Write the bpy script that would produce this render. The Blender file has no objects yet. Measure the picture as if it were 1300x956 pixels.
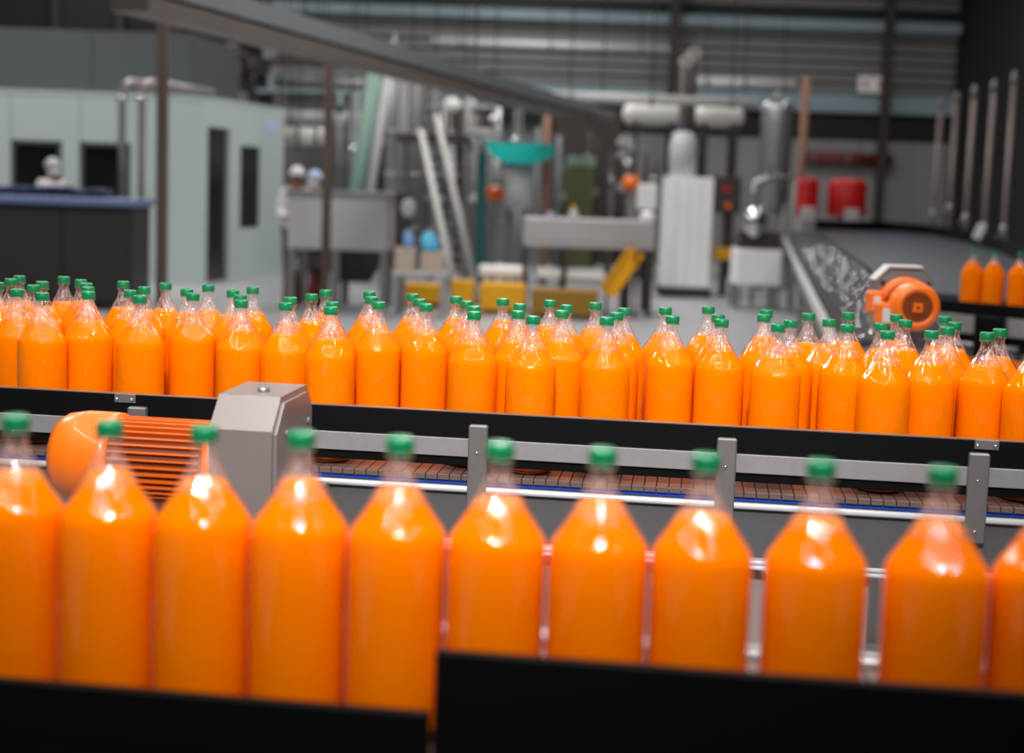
import bpy, math, random
from mathutils import Vector, Matrix
random.seed(7)
S = bpy.context.scene
COL = S.collection
PI = math.pi

# ------------------------------------------------------------------ camera
F_PX, PX, PY, EYE = 1805.0, 650.0, 433.0, 1.606
PITCH = math.atan((PY - 235.0) / F_PX)
ROLL = 0.034
FW = Vector((0, math.cos(PITCH), -math.sin(PITCH)))
_U = Vector((0, math.sin(PITCH), math.cos(PITCH)))
_R = Vector((1, 0, 0))
RC = _R * math.cos(ROLL) + _U * math.sin(ROLL)
UC = -_R * math.sin(ROLL) + _U * math.cos(ROLL)
cam = bpy.data.cameras.new('camera')
cam.sensor_width = 36.0
cam.lens = F_PX * 36.0 / 1300.0
cam.shift_y = -45.0 / 1300.0
cam.clip_start = 0.05
cam.dof.use_dof = True
cam.dof.focus_distance = 3.06
cam.dof.aperture_fstop = 2.2
co = bpy.data.objects.new('camera', cam)
M = Matrix((( RC.x, UC.x, -FW.x), (RC.y, UC.y, -FW.y), (RC.z, UC.z, -FW.z))).to_4x4()
M.translation = (0, 0, EYE)
co.matrix_world = M
COL.objects.link(co)
S.camera = co

# ------------------------------------------------------------------ world, light, exposure
w = bpy.data.worlds.new('world'); S.world = w; w.use_nodes = True
w.node_tree.nodes['Background'].inputs[0].default_value = (0.75, 0.85, 1.0, 1)
w.node_tree.nodes['Background'].inputs[1].default_value = 0.3
S.view_settings.view_transform = 'Standard'
S.view_settings.look = 'None'
S.view_settings.gamma = 1.0
S.view_settings.exposure = 0.0
S.view_settings.use_curve_mapping = False
S.cycles.transparent_max_bounces = 32
S.cycles.max_bounces = 8
S.cycles.sample_clamp_indirect = 4.0

def area_light(name, loc, sx, sy, power, color=(1, 0.97, 0.93), target=None):
    l = bpy.data.lights.new(name, 'AREA'); l.shape = 'RECTANGLE'
    l.size, l.size_y, l.energy, l.color = sx, sy, power, color
    o = bpy.data.objects.new(name, l); o.location = loc
    if target is not None:
        o.rotation_euler = (Vector(target) - Vector(loc)).to_track_quat('-Z', 'Y').to_euler()
    COL.objects.link(o); return o

# ceiling luminaires of the hall (above the frame), lamps over the filling line, and an added spot
for lx in (-8.0, 0.0, 7.0):
    for ly in (12.0, 20.0, 28.0):
        area_light('ceiling_lamp', (lx, ly, 7.6), 1.6, 3.2, (400 if ly < 15 else 330) if lx < 5 else 110)
# four rows of fluorescent tubes running above the filling line
for lx in (-3.4, -1.15, 1.05, 3.3):
    area_light('tube_row', (lx, 1.2, 5.4), 0.06, 7.0, 118 if abs(lx) < 2 else 85)
area_light('cross_tube', (-0.2, 5.2, 4.4), 3.2, 0.07, 70)
sp = bpy.data.lights.new('fill_spot', 'SPOT'); sp.energy = 860; sp.spot_size = math.radians(46); sp.spot_blend = 1.0; sp.shadow_soft_size = 0.16  # added spot; its soft cone edge dims the outer and lower bottles
so = bpy.data.objects.new('fill_spot', sp); so.location = (-0.05, -0.6, 3.5)
so.rotation_euler = (Vector((-0.08, 3.0, 1.30)) - so.location).to_track_quat('-Z', 'Y').to_euler(); COL.objects.link(so)

# ------------------------------------------------------------------ projection helpers (pixel of the photograph -> place in the hall)
def ray(px, py):
    return FW + RC * ((px - PX) / F_PX) - UC * ((py - PY) / F_PX)
def at(px, py, Y):
    d = ray(px, py); t = Y / d.y
    return Vector((d.x * t, Y, EYE + d.z * t))
def onz(px, py, z):
    d = ray(px, py); t = (z - EYE) / d.z
    return Vector((d.x * t, d.y * t, z))
def lin(c):
    return tuple(((v / 255.0) / 12.92 if v <= 10 else ((v / 255.0 + 0.055) / 1.055) ** 2.4) for v in c)

# ------------------------------------------------------------------ materials
MATS = {}
def mat(name, rgb, rough=0.5, metal=0.0, var=0.08, scale=6.0, bump=0.0, coat=0.0, sss=0.0, spec=0.5, stretch=None):
    m = bpy.data.materials.new(name); m.use_nodes = True
    nt = m.node_tree; b = nt.nodes['Principled BSDF']
    c = lin(rgb)
    b.inputs['Roughness'].default_value = rough
    b.inputs['Metallic'].default_value = metal
    b.inputs['Coat Weight'].default_value = coat
    b.inputs['Specular IOR Level'].default_value = spec
    if sss:
        b.inputs['Subsurface Weight'].default_value = sss
        b.inputs['Subsurface Radius'].default_value = (0.03, 0.012, 0.003)
        b.inputs['Subsurface Scale'].default_value = 1.0
    tc = nt.nodes.new('ShaderNodeTexCoord'); mp = nt.nodes.new('ShaderNodeMapping')
    nz = nt.nodes.new('ShaderNodeTexNoise'); nz.inputs['Scale'].default_value = scale; nz.inputs['Detail'].default_value = 4
    if stretch: mp.inputs['Scale'].default_value = stretch
    nt.links.new(tc.outputs['Object'], mp.inputs['Vector']); nt.links.new(mp.outputs[0], nz.inputs['Vector'])
    mx = nt.nodes.new('ShaderNodeMix'); mx.data_type = 'RGBA'
    mx.inputs['A'].default_value = tuple(max(0, v * (1 - var)) for v in c) + (1,)
    mx.inputs['B'].default_value = tuple(min(1, v * (1 + var)) for v in c) + (1,)
    nt.links.new(nz.outputs['Fac'], mx.inputs['Factor']); nt.links.new(mx.outputs['Result'], b.inputs['Base Color'])
    if bump:
        bp = nt.nodes.new('ShaderNodeBump'); bp.inputs['Strength'].default_value = bump; bp.inputs['Distance'].default_value = 0.01
        nt.links.new(nz.outputs['Fac'], bp.inputs['Height']); nt.links.new(bp.outputs[0], b.inputs['Normal'])
    MATS[name] = m
    return m

def clear_shell(name, ior=1.5, tint=(0.97, 0.98, 0.98), rough=0.03):
    """thin transparent plastic or glass: fresnel reflection over clear transmission"""
    m = bpy.data.materials.new(name); m.use_nodes = True
    nt = m.node_tree; nt.nodes.clear()
    out = nt.nodes.new('ShaderNodeOutputMaterial'); mix = nt.nodes.new('ShaderNodeMixShader')
    tr = nt.nodes.new('ShaderNodeBsdfTransparent'); tr.inputs[0].default_value = tint + (1,)
    gl = nt.nodes.new('ShaderNodeBsdfGlossy'); gl.inputs['Roughness'].default_value = rough
    fr = nt.nodes.new('ShaderNodeFresnel'); ge = nt.nodes.new('ShaderNodeNewGeometry')
    mr = nt.nodes.new('ShaderNodeMapRange')
    mr.inputs['To Min'].default_value = ior; mr.inputs['To Max'].default_value = 1.0 / ior
    nt.links.new(ge.outputs['Backfacing'], mr.inputs['Value']); nt.links.new(mr.outputs[0], fr.inputs['IOR'])
    nt.links.new(fr.outputs[0], mix.inputs[0]); nt.links.new(tr.outputs[0], mix.inputs[1])
    nt.links.new(gl.outputs[0], mix.inputs[2]); nt.links.new(mix.outputs[0], out.inputs[0])
    MATS[name] = m
    return m

clear_shell('pet', 1.5, (1.0, 1.0, 1.0), 0.02)
def streak_wall(name):  # pale noise streaks painted in for reflections on the clear neck
    m = clear_shell(name, 1.5, (1.0, 1.0, 1.0), 0.05); nt = m.node_tree
    out = [n for n in nt.nodes if n.type == 'OUTPUT_MATERIAL'][0]; base = out.inputs[0].links[0].from_socket
    tc = nt.nodes.new('ShaderNodeTexCoord'); mp = nt.nodes.new('ShaderNodeMapping'); mp.inputs['Scale'].default_value = (260, 260, 45)
    nz = nt.nodes.new('ShaderNodeTexNoise'); nz.inputs['Scale'].default_value = 1.0; nz.inputs['Detail'].default_value = 3
    rp = nt.nodes.new('ShaderNodeMapRange'); rp.inputs['From Min'].default_value = .46; rp.inputs['From Max'].default_value = .66
    rp.inputs['To Min'].default_value = 0.02; rp.inputs['To Max'].default_value = 0.42
    di = nt.nodes.new('ShaderNodeBsdfDiffuse'); di.inputs[0].default_value = (.9, .9, .92, 1)
    tl_ = nt.nodes.new('ShaderNodeBsdfTranslucent'); tl_.inputs[0].default_value = (.9, .9, .92, 1)
    m1 = nt.nodes.new('ShaderNodeMixShader'); m2 = nt.nodes.new('ShaderNodeMixShader')
    L_ = nt.links.new
    L_(tc.outputs['Object'], mp.inputs[0]); L_(mp.outputs[0], nz.inputs['Vector']); L_(nz.outputs['Fac'], rp.inputs['Value'])
    L_(di.outputs[0], m1.inputs[1]); L_(tl_.outputs[0], m1.inputs[2]); L_(rp.outputs[0], m2.inputs[0])
    L_(base, m2.inputs[1]); L_(m1.outputs[0], m2.inputs[2]); L_(m2.outputs[0], out.inputs[0])
streak_wall('pet_glints')
clear_shell('window_glass', 1.5, (0.75, 0.8, 0.8))
mat('juice', (255, 126, 0), 0.5, sss=0.3, var=0.02, spec=0.0)
mat('juice_top', (255, 150, 30), 0.3, var=0.02)
mat('green_cap', (0, 124, 76), 0.34, var=0.04, scale=30)
mat('black_guard', (11, 11, 12), 0.5, spec=0.12, var=0.3, scale=8, stretch=(40, 1, 1))
mat('guard_lip', (120, 100, 95), 0.4, var=0.1)
mat('steel_strip', (150, 148, 148), 0.5, 0.4, var=0.12, scale=40)
mat('steel', (172, 172, 174), 0.32, 0.75, var=0.08, scale=14)
mat('steel_dull', (135, 133, 133), 0.5, 0.5, var=0.12, scale=10)
mat('steel_bracket', (142, 138, 136), 0.42, 0.7, var=0.08, scale=60)
mat('chrome', (225, 225, 230), 0.15, 1.0, var=0.03)
mat('side_panel', (92, 90, 92), 0.55, 0.3, var=0.12, scale=50)
mat('lower_panel', (165, 150, 145), 0.5, 0.3, var=0.15, scale=4)
mat('belt_slat', (100, 82, 76), 0.4, var=0.12, scale=20)
mat('belt_edge', (72, 76, 84), 0.5)
mat('wear_blue', (15, 70, 175), 0.4, var=0.05)
mat('orange_paint', (240, 112, 12), 0.38, var=0.06, coat=0.2)
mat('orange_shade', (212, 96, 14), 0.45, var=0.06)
mat('dark_void', (14, 13, 13), 0.7)
mat('gearbox', (150, 140, 138), 0.36, 0.5, var=0.06, scale=12)
mat('label_white', (205, 205, 205), 0.5, var=0.03)
mat('cabin_white', (186, 200, 199), 0.5, var=0.04, scale=1.0)
mat('fascia_grey', (72, 78, 81), 0.55, var=0.06, scale=1.0)
mat('dark_glass', (22, 24, 20), 0.15, var=0.5, scale=2.0)
mat('dark_steel', (70, 62, 60), 0.5, 0.3, var=0.12)
mat('brown_column', (92, 76, 70), 0.55, 0.2, var=0.15, scale=3)
mat('pipe_steel', (170, 162, 162), 0.35, 0.6, var=0.08)
mat('cabinet_dark', (48, 44, 43), 0.5, 0.2, var=0.1)
mat('blue_grey', (105, 118, 158), 0.4, 0.1, var=0.08)
mat('navy', (24, 34, 82), 0.5, var=0.15)
mat('beam_grey', (138, 143, 146), 0.5, 0.35, var=0.1, scale=2)
mat('beam_brown', (120, 111, 107), 0.5, 0.35, var=0.1, scale=2)
mat('pale_green', (130, 160, 148), 0.5, var=0.1)
mat('light_grey', (190, 190, 192), 0.5, var=0.06)
mat('white_paint', (252, 252, 253), 0.45, var=0.04, scale=2)
mat('tank_white', (228, 226, 224), 0.4, var=0.03)
mat('teal', (0, 185, 176), 0.45, var=0.06)
mat('dark_teal', (20, 80, 80), 0.5, var=0.1)
mat('olive', (84, 92, 52), 0.5, var=0.1)
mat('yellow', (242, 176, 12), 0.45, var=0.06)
mat('red_paint', (205, 18, 20), 0.4, var=0.06)
mat('dark_red', (110, 36, 36), 0.5, var=0.1)
mat('sky_blue', (95, 195, 240), 0.5, var=0.1)
mat('pale_blue', (130, 170, 225), 0.5, var=0.1)
mat('beige', (185, 168, 152), 0.6, var=0.08)
mat('deck', (58, 67, 79), 0.38, 0.2, var=0.14, scale=2.0)
mat('roller_grey', (70, 68, 68), 0.75, 0.0, var=0.1)
mat('pipe_brown', (138, 124, 122), 0.45, 0.3, var=0.1)
mat('rod_steel', (235, 235, 240), 0.3, 0.35, var=0.02)
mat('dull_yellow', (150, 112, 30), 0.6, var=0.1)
mat('fin_gap_shade', (112, 50, 12), 0.6)  # orange darkened to paint the shade between motor fins
mat('hopper_steel', (186, 183, 186), 0.45, 0.1, var=0.06)
mat('added_mat_black', (24, 24, 25), 0.8)
mat('skin', (120, 78, 60), 0.6, var=0.05)
mat('cloth_white', (225, 222, 226), 0.8, var=0.04)
mat('cloth_blue', (180, 200, 230), 0.8, var=0.04)
mat('cloth_dark', (52, 52, 60), 0.8)
mat('plank', (140, 138, 136), 0.55, 0.1, var=0.06, scale=1)
mat('plank_gap', (28, 42, 42), 0.6)
mat('back_beam', (150, 170, 180), 0.5, 0.1, var=0.1)
mat('lower_wall', (150, 150, 150), 0.6, var=0.05)
mat('dark_wall', (34, 32, 33), 0.7)
mat('mid_wall', (112, 112, 114), 0.7, var=0.1, scale=0.6)
mat('ceiling_paint', (70, 72, 74), 0.7)
mat('floor_paint', (172, 173, 178), 0.38, var=0.1, scale=0.8)
mat('lamp_white', (250, 250, 250), 0.4)
mat('rust', (150, 110, 90), 0.6, var=0.1)

# ------------------------------------------------------------------ mesh builder
class MB:
    def __init__(s): s.v, s.f, s.sm = [], [], []
    def add(s, vs, fs, smooth=False, mtx=None):
        o = len(s.v)
        s.v += [tuple(mtx @ Vector(v)) if mtx is not None else tuple(v) for v in vs]
        s.f += [tuple(i + o for i in f) for f in fs]; s.sm += [smooth] * len(fs)
        return s
    def box(s, x0, x1, y0, y1, z0, z1, c=0.0, mtx=None):
        if c <= 0:
            vs = [(x, y, z) for z in (z0, z1) for y in (y0, y1) for x in (x0, x1)]
            return s.add(vs, [(0, 2, 3, 1), (4, 5, 7, 6), (0, 1, 5, 4), (2, 6, 7, 3), (0, 4, 6, 2), (1, 3, 7, 5)], False, mtx)
        # chamfered box
        def ring(z, i):
            return [(x0 + i, y0 + c, z), (x0 + c, y0 + i, z), (x1 - c, y0 + i, z), (x1 - i, y0 + c, z), (x1 - i, y1 - c, z), (x1 - c, y1 - i, z), (x0 + c, y1 - i, z), (x0 + i, y1 - c, z)]
        vs = ring(z0, c * .999) + ring(z0 + c, 0) + ring(z1 - c, 0) + ring(z1, c * .999)
        fs = [tuple(range(7, -1, -1)), tuple(range(24, 32))]
        for r in range(3):
            for k in range(8):
                a = r * 8 + k; b = r * 8 + (k + 1) % 8
                fs.append((a, b, b + 8, a + 8))
        return s.add(vs, fs, False, mtx)
    def lathe(s, prof, n=24, mtx=None, smooth=True, fn=None, cap0=True, cap1=True):
        vs = []
        for r, z in prof:
            for k in range(n):
                t = 2 * PI * k / n
                rr = fn(r, z, t) if fn else r
                vs.append((rr * math.cos(t), rr * math.sin(t), z))
        fs = []
        for i in range(len(prof) - 1):
            for k in range(n):
                a = i * n + k; b = i * n + (k + 1) % n
                fs.append((a, b, b + n, a + n))
        s.add(vs, fs, smooth, mtx)
        o = len(s.v) - len(vs)
        if cap0: s.f.append(tuple(o + k for k in range(n - 1, -1, -1))); s.sm.append(False)
        if cap1: s.f.append(tuple(o + (len(prof) - 1) * n + k for k in range(n))); s.sm.append(False)
        return s
    def cyl(s, p0, p1, r, n=12, r1=None, cap=True):
        p0, p1 = Vector(p0), Vector(p1); d = p1 - p0
        q = d.to_track_quat('Z', 'Y').to_matrix().to_4x4(); q.translation = p0
        return s.lathe([(r, 0), (r if r1 is None else r1, d.length)], n, q, True, None, cap, cap)
    def tube(s, pts, r, n=10):
        pts = [Vector(p) for p in pts]; vs = []
        for i, p in enumerate(pts):
            d = (pts[min(i + 1, len(pts) - 1)] - pts[max(i - 1, 0)]).normalized()
            q = d.to_track_quat('Z', 'Y').to_matrix()
            for k in range(n):
                t = 2 * PI * k / n
                vs.append(p + q @ Vector((r * math.cos(t), r * math.sin(t), 0)))
        fs = [(i * n + k, i * n + (k + 1) % n, (i + 1) * n + (k + 1) % n, (i + 1) * n + k) for i in range(len(pts) - 1) for k in range(n)]
        fs += [tuple(range(n - 1, -1, -1)), tuple((len(pts) - 1) * n + k for k in range(n))]
        return s.add(vs, fs, True)
    def prism(s, poly, h0, h1, axis='z', mtx=None):
        def P(a, b, h): return {'z': (a, b, h), 'y': (a, h, b), 'x': (h, a, b)}[axis]
        n = len(poly)
        vs = [P(a, b, h0) for a, b in poly] + [P(a, b, h1) for a, b in poly]
        fs = [tuple(range(n - 1, -1, -1)), tuple(range(n, 2 * n))] + [(k, (k + 1) % n, (k + 1) % n + n, k + n) for k in range(n)]
        return s.add(vs, fs, False, mtx)
    def ball(s, c, rx, ry=None, rz=None, n=14, m=9):
        ry = rx if ry is None else ry; rz = rx if rz is None else rz
        prof = [(math.sin(PI * (i + .02) / (m + .04)), -math.cos(PI * (i + .02) / (m + .04))) for i in range(m + 1)]
        mt = Matrix.Translation(c) @ Matrix.Diagonal((rx, ry, rz, 1))
        return s.lathe(prof, n, mt)
    def mesh(s, name):
        me = bpy.data.meshes.new(name); me.from_pydata(s.v, [], s.f); me.update()
        me.polygons.foreach_set('use_smooth', s.sm)
        return me
    def build(s, name, m, parent=None, loc=None):
        me = s.mesh(name)
        me.materials.append(MATS[m] if isinstance(m, str) else m)
        return link(name, me, parent, loc)

def fix_normals(me):
    import bmesh
    b = bmesh.new(); b.from_mesh(me); bmesh.ops.recalc_face_normals(b, faces=b.faces); b.to_mesh(me); b.free()

def link(name, me, parent=None, loc=None):
    o = bpy.data.objects.new(name, me); COL.objects.link(o)
    if parent: o.parent = parent
    if loc is not None: o.location = loc
    return o
def tag(o, label, cat, group=None):
    o['label'] = label; o['category'] = cat
    if group: o['group'] = group
    return o
def thing(name, label, cat, loc=(0, 0, 0), rz=0.0, group=None):
    o = bpy.data.objects.new(name, None); COL.objects.link(o); o.empty_display_size = 0.1
    o.location = loc; o.rotation_euler = (0, 0, rz)
    return tag(o, label, cat, group)
def struct(name, mb, m, parent=None):
    o = mb.build(name, m, parent)
    if parent is None: o['kind'] = 'structure'
    return o
def box(*a, **k): return MB().box(*a, **k)

# ------------------------------------------------------------------ the hall
struct('floor', box(-15, 10.3, -7, 36, -0.1, 0), 'floor_paint')
struct('ceiling', box(-15, 10.3, -7, 36, 8.0, 8.1), 'ceiling_paint')
struct('wall_left', box(-15.2, -15, -7, 36, 0, 8), 'mid_wall')
struct('wall_right', box(10.3, 10.5, -7, 36, 0, 8), 'dark_wall')
struct('wall_front', box(-15, 10.3, -7.2, -7, 0, 8), 'dark_wall')
YB = 34.0
wb = struct('wall_back', box(-15, 10.3, YB, YB + .2, 0, 8), 'plank_gap')
z = 4.02
for k in range(14):                                   # horizontal cladding boards of the upper wall
    if 5.45 < z < 5.75: z += 0.5
    MB().box(-14.9, 10.2, YB - 0.06, YB - 0.002, z, z + 0.185, c=0.01).build('plank', 'plank', wb)
    z += 0.245
MB().box(-14.9, 10.2, YB - 0.3, YB - 0.002, 3.55, 3.98, c=.02).build('beam', 'back_beam', wb)
MB().box(-14.9, 10.2, YB - 0.4, YB - 0.06, 5.42, 5.68, c=.03).build('beam', 'back_beam', wb)
MB().box(-14.9, 10.2, YB - 0.1, YB - 0.002, 2.95, 3.55).build('shadow_gap_board', 'dark_wall', wb)
for k in range(12):                                   # lower wall in tall sheet panels
    x0 = -14.9 + k * 2.09
    MB().box(x0, x0 + 2.07, YB - 0.05, YB - 0.002, 0.02, 2.93, c=.01).build('panel', 'lower_wall', wb)
for px in (855, 1127):
    p = at(px, 60, YB - 0.5)
    t = tag(MB().box(-.1, .1, -.1, .1, 0, 7.95).build('wall_column', 'dark_steel', None, (p.x, YB - 0.55, 0)),
            'dark upright steel column against the back wall %s' % ('behind the white tanks' if px < 900 else 'beside the red numbered sign'), 'column')
for k, px in enumerate((575, 690, 765, 842, 918, 995)):   # small hooks on the pale beam
    pass

MB().box(-3.2, 3.2, -6.5, 1.2, 0.0, .012, c=.003).build('unseen_mat_1', 'added_mat_black')['kind'] = 'structure'   # added unseen dark mat, keeps the floor's reflection out of the bottles
# sign on the beam: two white plates with red marks
p = at(1108, 107, YB - 0.45)
sg = thing('warning_sign', 'white sign with two red marks on the pale beam at the back', 'sign', p)
for i, dx in enumerate((-0.17, 0.17)):
    MB().box(dx - .165, dx + .165, -.012, .012, -.2, .2, c=.004).build('sign_plate', 'white_paint', sg)
    MB().lathe([(.05, -.006), (.05, .006)], 12, Matrix.Translation((dx, -.015, .045)) @ Matrix.Rotation(PI / 2, 4, 'X')).build('red_mark', 'red_paint', sg)
    MB().box(dx - .03, dx + .03, -.02, -.013, -.12, .02).build('red_mark', 'red_paint', sg)

# ------------------------------------------------------------------ bottles
BH, BR = 0.333, 0.0542
SHELL = [(.012, .010), (.030, .007), (.043, .0005), (.0495, .003), (.0528, .010), (BR, .022), (BR, .06), (BR, .115), (BR, .170), (BR, .221), (.0537, .2268), (.0518, .2315),
         (.0475, .238), (.0423, .2455), (.0364, .2545), (.0305, .2635), (.0255, .2725), (.0210, .281), (.0170, .289), (.0142, .296), (.0125, .302), (.0120, .308),
         (.0120, .3125), (.0158, .3132), (.0158, .3148), (.0120, .3155), (.0120, .322)]
def flute(r, z, t):
    if z < .02 or z > .298: return r
    if z < .2200: return r * (.9988 + .0012 * math.cos(8 * t))
    if z < .2320: return r - .0006 + .0005 * math.cos(24 * t)
    e = min(1.0, (z - .2268) / .012) * min(1.0, (.298 - z) / .03)
    return r + e * (0.0005 + max(0, .05 - r) * .017) * math.cos(12 * t + (z - .23) * 30)
_mb = MB().lathe(SHELL, 78, None, True, flute, True, False)
_in = [(r - .0007, z) for r, z in SHELL if z > .2600]      # the dry inner wall above the juice, with painted white glint streaks
_n0 = len(_mb.f); _mb.lathe(_in, 78, None, True, flute, False, False)
_mb.f[_n0:] = [tuple(reversed(f)) for f in _mb.f[_n0:]]
shell_me = _mb.mesh('bottle_body'); shell_me.materials.append(MATS['pet']); shell_me.materials.append(MATS['pet_glints'])
for _k in range(_n0, len(shell_me.polygons)): shell_me.polygons[_k].material_index = 1
def r_at(z):
    for (r0, z0), (r1, z1) in zip(SHELL[4:], SHELL[5:]):
        if z0 <= z <= z1: return r0 + (r1 - r0) * (z - z0) / max(1e-6, z1 - z0)
    return .012
def juice_mesh(fill):
    prof = [(.020, .009), (.030, .0085), (.042, .0022), (.0475, .0048)] + [(r - .0028 * (1 if z > .225 else .6), z) for r, z in SHELL if .009 < z < fill - .004]
    prof += [(r_at(fill) - .0028, fill), (r_at(fill) - .0050, fill - .0006), (.004, fill - .0006)]
    me = MB().lathe(prof, 40, None, True, None, True, True).mesh('juice'); me.materials.append(MATS['juice'])
    return me
juices = [juice_mesh(f) for f in (.262, .267, .271, .275, .279)]
def knurl(r, z, t):
    return r * (1 + .012 * math.cos(30 * t)) if r > .0145 and .3185 < z < .331 else r
cap_me = MB().lathe([(.0143, .3185), (.0150, .3192), (.0151, .324), (.0150, .3295), (.0144, .3318), (.0132, .3328), (.006, .333)], 90, None, True, knurl).mesh('cap')
cap_me.materials.append(MATS['green_cap'])
band_me = MB().lathe([(.0140, .3152), (.0149, .3154), (.0149, .3180), (.0141, .3182)], 32).mesh('cap_band'); band_me.materials.append(MATS['green_cap'])

def bottle(x, y, z, label, group, fill):
    t = thing('juice_bottle', label, 'bottle', (x, y, z), random.uniform(0, 6.28), group)
    link('bottle_body', shell_me, t); link('juice', juices[fill], t)
    c = link('cap', cap_me, t); link('cap_band', band_me, c)
    return t

ORD = ['first', 'second', 'third', 'fourth', 'fifth', 'sixth', 'seventh', 'eighth', 'ninth', 'tenth', 'eleventh', 'twelfth', 'thirteenth', 'fourteenth', 'fifteenth',
       'sixteenth', 'seventeenth', 'eighteenth', 'nineteenth', 'twentieth', 'twenty-first', 'twenty-second', 'twenty-third', 'twenty-fourth', 'twenty-fifth']
A = math.radians(7.0)
XD, YD = Vector((math.cos(A), -math.sin(A), 0)), Vector((math.sin(A), math.cos(A), 0))
def loc(lx, ly, z=0.0): return XD * lx + YD * ly + Vector((0, 0, z))
BZ = 1.0

def relax(L, ymin, ymax, dmin=.1088):
    for it in range(300):
        for i in range(len(L)):
            for j in range(i):
                dx, dy = L[i][0] - L[j][0], L[i][1] - L[j][1]; d = math.hypot(dx, dy)
                if d < dmin:
                    k = (dmin - d) / max(d, 1e-6) / 2
                    L[i][0] += dx * k; L[i][1] += dy * k; L[j][0] -= dx * k; L[j][1] -= dy * k
        for q in L: q[1] = min(max(q[1], ymin), ymax)
    return L

front_caps = [(-85, 511), (32, 519), (145, 529), (262, 538), (379, 543), (503, 548), (630, 557), (766, 564), (897, 572), (1042, 577), (1197, 587), (1338, 597)]
L = []
for px, py in front_caps:
    q = onz(px, py + 5, BZ + BH); L.append([q.dot(XD), 1.482])
L = relax(L, 1.478, 1.487)
FRONT = L
front_fill = [3, 1, 3, 2, 4, 3, 2, 3, 1, 2, 3, 3]
front_lab = ['cut off by the left edge of the picture', 'second', 'third', 'fourth', 'fifth', 'sixth', 'seventh', 'eighth', 'ninth', 'tenth', 'eleventh']
for i, (lx, ly) in enumerate(L):
    q = loc(lx, ly, BZ)
    if i == 0: lab = 'blurred orange bottle in the nearest row, its body just inside the left picture edge'
    elif i == 11: lab = 'blurred orange bottle in the nearest row, only its left side inside the right picture edge'
    else: lab = 'large blurred orange juice bottle in the nearest row, %s green cap from the left' % ORD[i - 1]
    bottle(q.x, q.y, q.z, lab, 'bottles in the nearest row', front_fill[i])

caps = [(1,345),(4,357),(17,352),(24,366),(35,348),(43,360),(56,355),(51,370),(74,350),(108,354),(107,358),(112,363),(112,369),(158,356),(165.5,367),(185,363),(178,374),(208,358),(238,365.5),
 (245,371),(259,360),(293,367),(305,373),(306,379.5),(321,363),(369,376),(362.6,383),(395.6,372),(414,367),(423,382),(418,389),(468.5,369),(471.5,375.5),(481,382),(524,372),(533,378.5),(540,384.5),
 (579,375),(592.6,381),(602,387.6),(602,394.5),(638.6,378),(660,384.5),(658,393.5),(676,400.5),(698.6,380),(719.5,386),(713.6,393),(756,383),(793,390),(783,395.5),(770.5,401.5),(845,389),(854,400),
 (899.5,388),(912,398),(916.5,404),(974,392),(970,398),(988,410),(1004,405),(1026,396.5),(1053,404),(1077,395.5),(1076.6,410.7),(1118.5,409),(1127,419),(1138.5,398),(1149.7,405),(1183,418.5),
 (1199.5,400.5),(1212.5,407.7),(1207.6,414.5),(1249,420),(1272,416.5),(1313,428),(-18,362),(-30,352),(1335,421)]
L = []
for px, py in caps:
    q = onz(px, py + 1, BZ + BH); ly = q.dot(YD)
    if px < 60: ly = 3.0 + (ly - 3.0) * 0.93
    L.append([q.dot(XD), ly])
L = relax(L, 2.974, 3.49)
MID = L
lines = [[], [], [], []]
for i, (lx, ly) in enumerate(L):
    lines[0 if ly < 3.085 else 1 if ly < 3.21 else 2 if ly < 3.345 else 3].append(i)
LN = ['nearest line', 'second line', 'third line', 'farthest line']
for li, idx in enumerate(lines):
    idx.sort(key=lambda i: L[i][0])
    for k, i in enumerate(idx):
        q = loc(L[i][0], L[i][1], BZ)
        bottle(q.x, q.y, q.z, 'green-capped orange juice bottle, %s from left in the %s on the middle conveyor' % (ORD[k], LN[li]), 'bottles crowded on the middle conveyor', random.choice((0, 1, 1, 2, 2, 3, 4)))

# ------------------------------------------------------------------ middle conveyor
mc = thing('bottle_conveyor', 'middle bottle conveyor with black guard rail, steel brackets and slatted belt', 'conveyor', (0, 0, 0), -A)
X0, X1 = -1.95, 1.35
YR = 2.912                                            # guard plane
SL = 0.0254
slat_me = box(0, SL - .0016, YR - .022, 3.56, BZ - .012, BZ, c=.001).mesh('belt_slat'); slat_me.materials.append(MATS['belt_slat'])
n = int((X1 - X0) / SL)
for k in range(n):
    o = link('belt_slat', slat_me, mc); o.location = (X0 + k * SL, 0, 0)
box(X0, X1, YR - .014, YR + .02, BZ - .0205, BZ - .0125).build('wear_strip', 'wear_blue', mc)
MB().cyl((X0, YR - .020, BZ - .030), (X1, YR - .020, BZ - .0295), .0068, 14).build('edge_rod', 'rod_steel', mc)
box(X0, X1, YR - .012, YR + .0, .862, BZ - .022).build('side_panel', 'side_panel', mc)
for zz in (.853, .842):
    MB().cyl((X0, YR - .018, zz), (X1, YR - .018, zz), .0046, 10).build('lower_rod', 'rod_steel', mc)
for (a, b) in ((X0, -.9), (-.88, -.15), (-.13, .19), (.21, .40), (.56, X1)):
    box(a, b, YR + .02, YR + .03, .10, .826, c=.003).build('cover_panel', 'lower_panel', mc)
for a in (-1.85, -.14, .9):
    for yy in (YR + .06, 3.5):
        box(a - .025, a + .025, yy - .025, yy + .025, 0, .97, c=.004).build('leg', 'steel_dull', mc)
box(X0, X1, 3.552, 3.565, .86, BZ + .02).build('far_side_panel', 'side_panel', mc)
gr = box(X0, X1, YR - .006, YR + .006, 1.017, 1.1295, c=.002).build('guard_rail', 'black_guard', mc)
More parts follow.
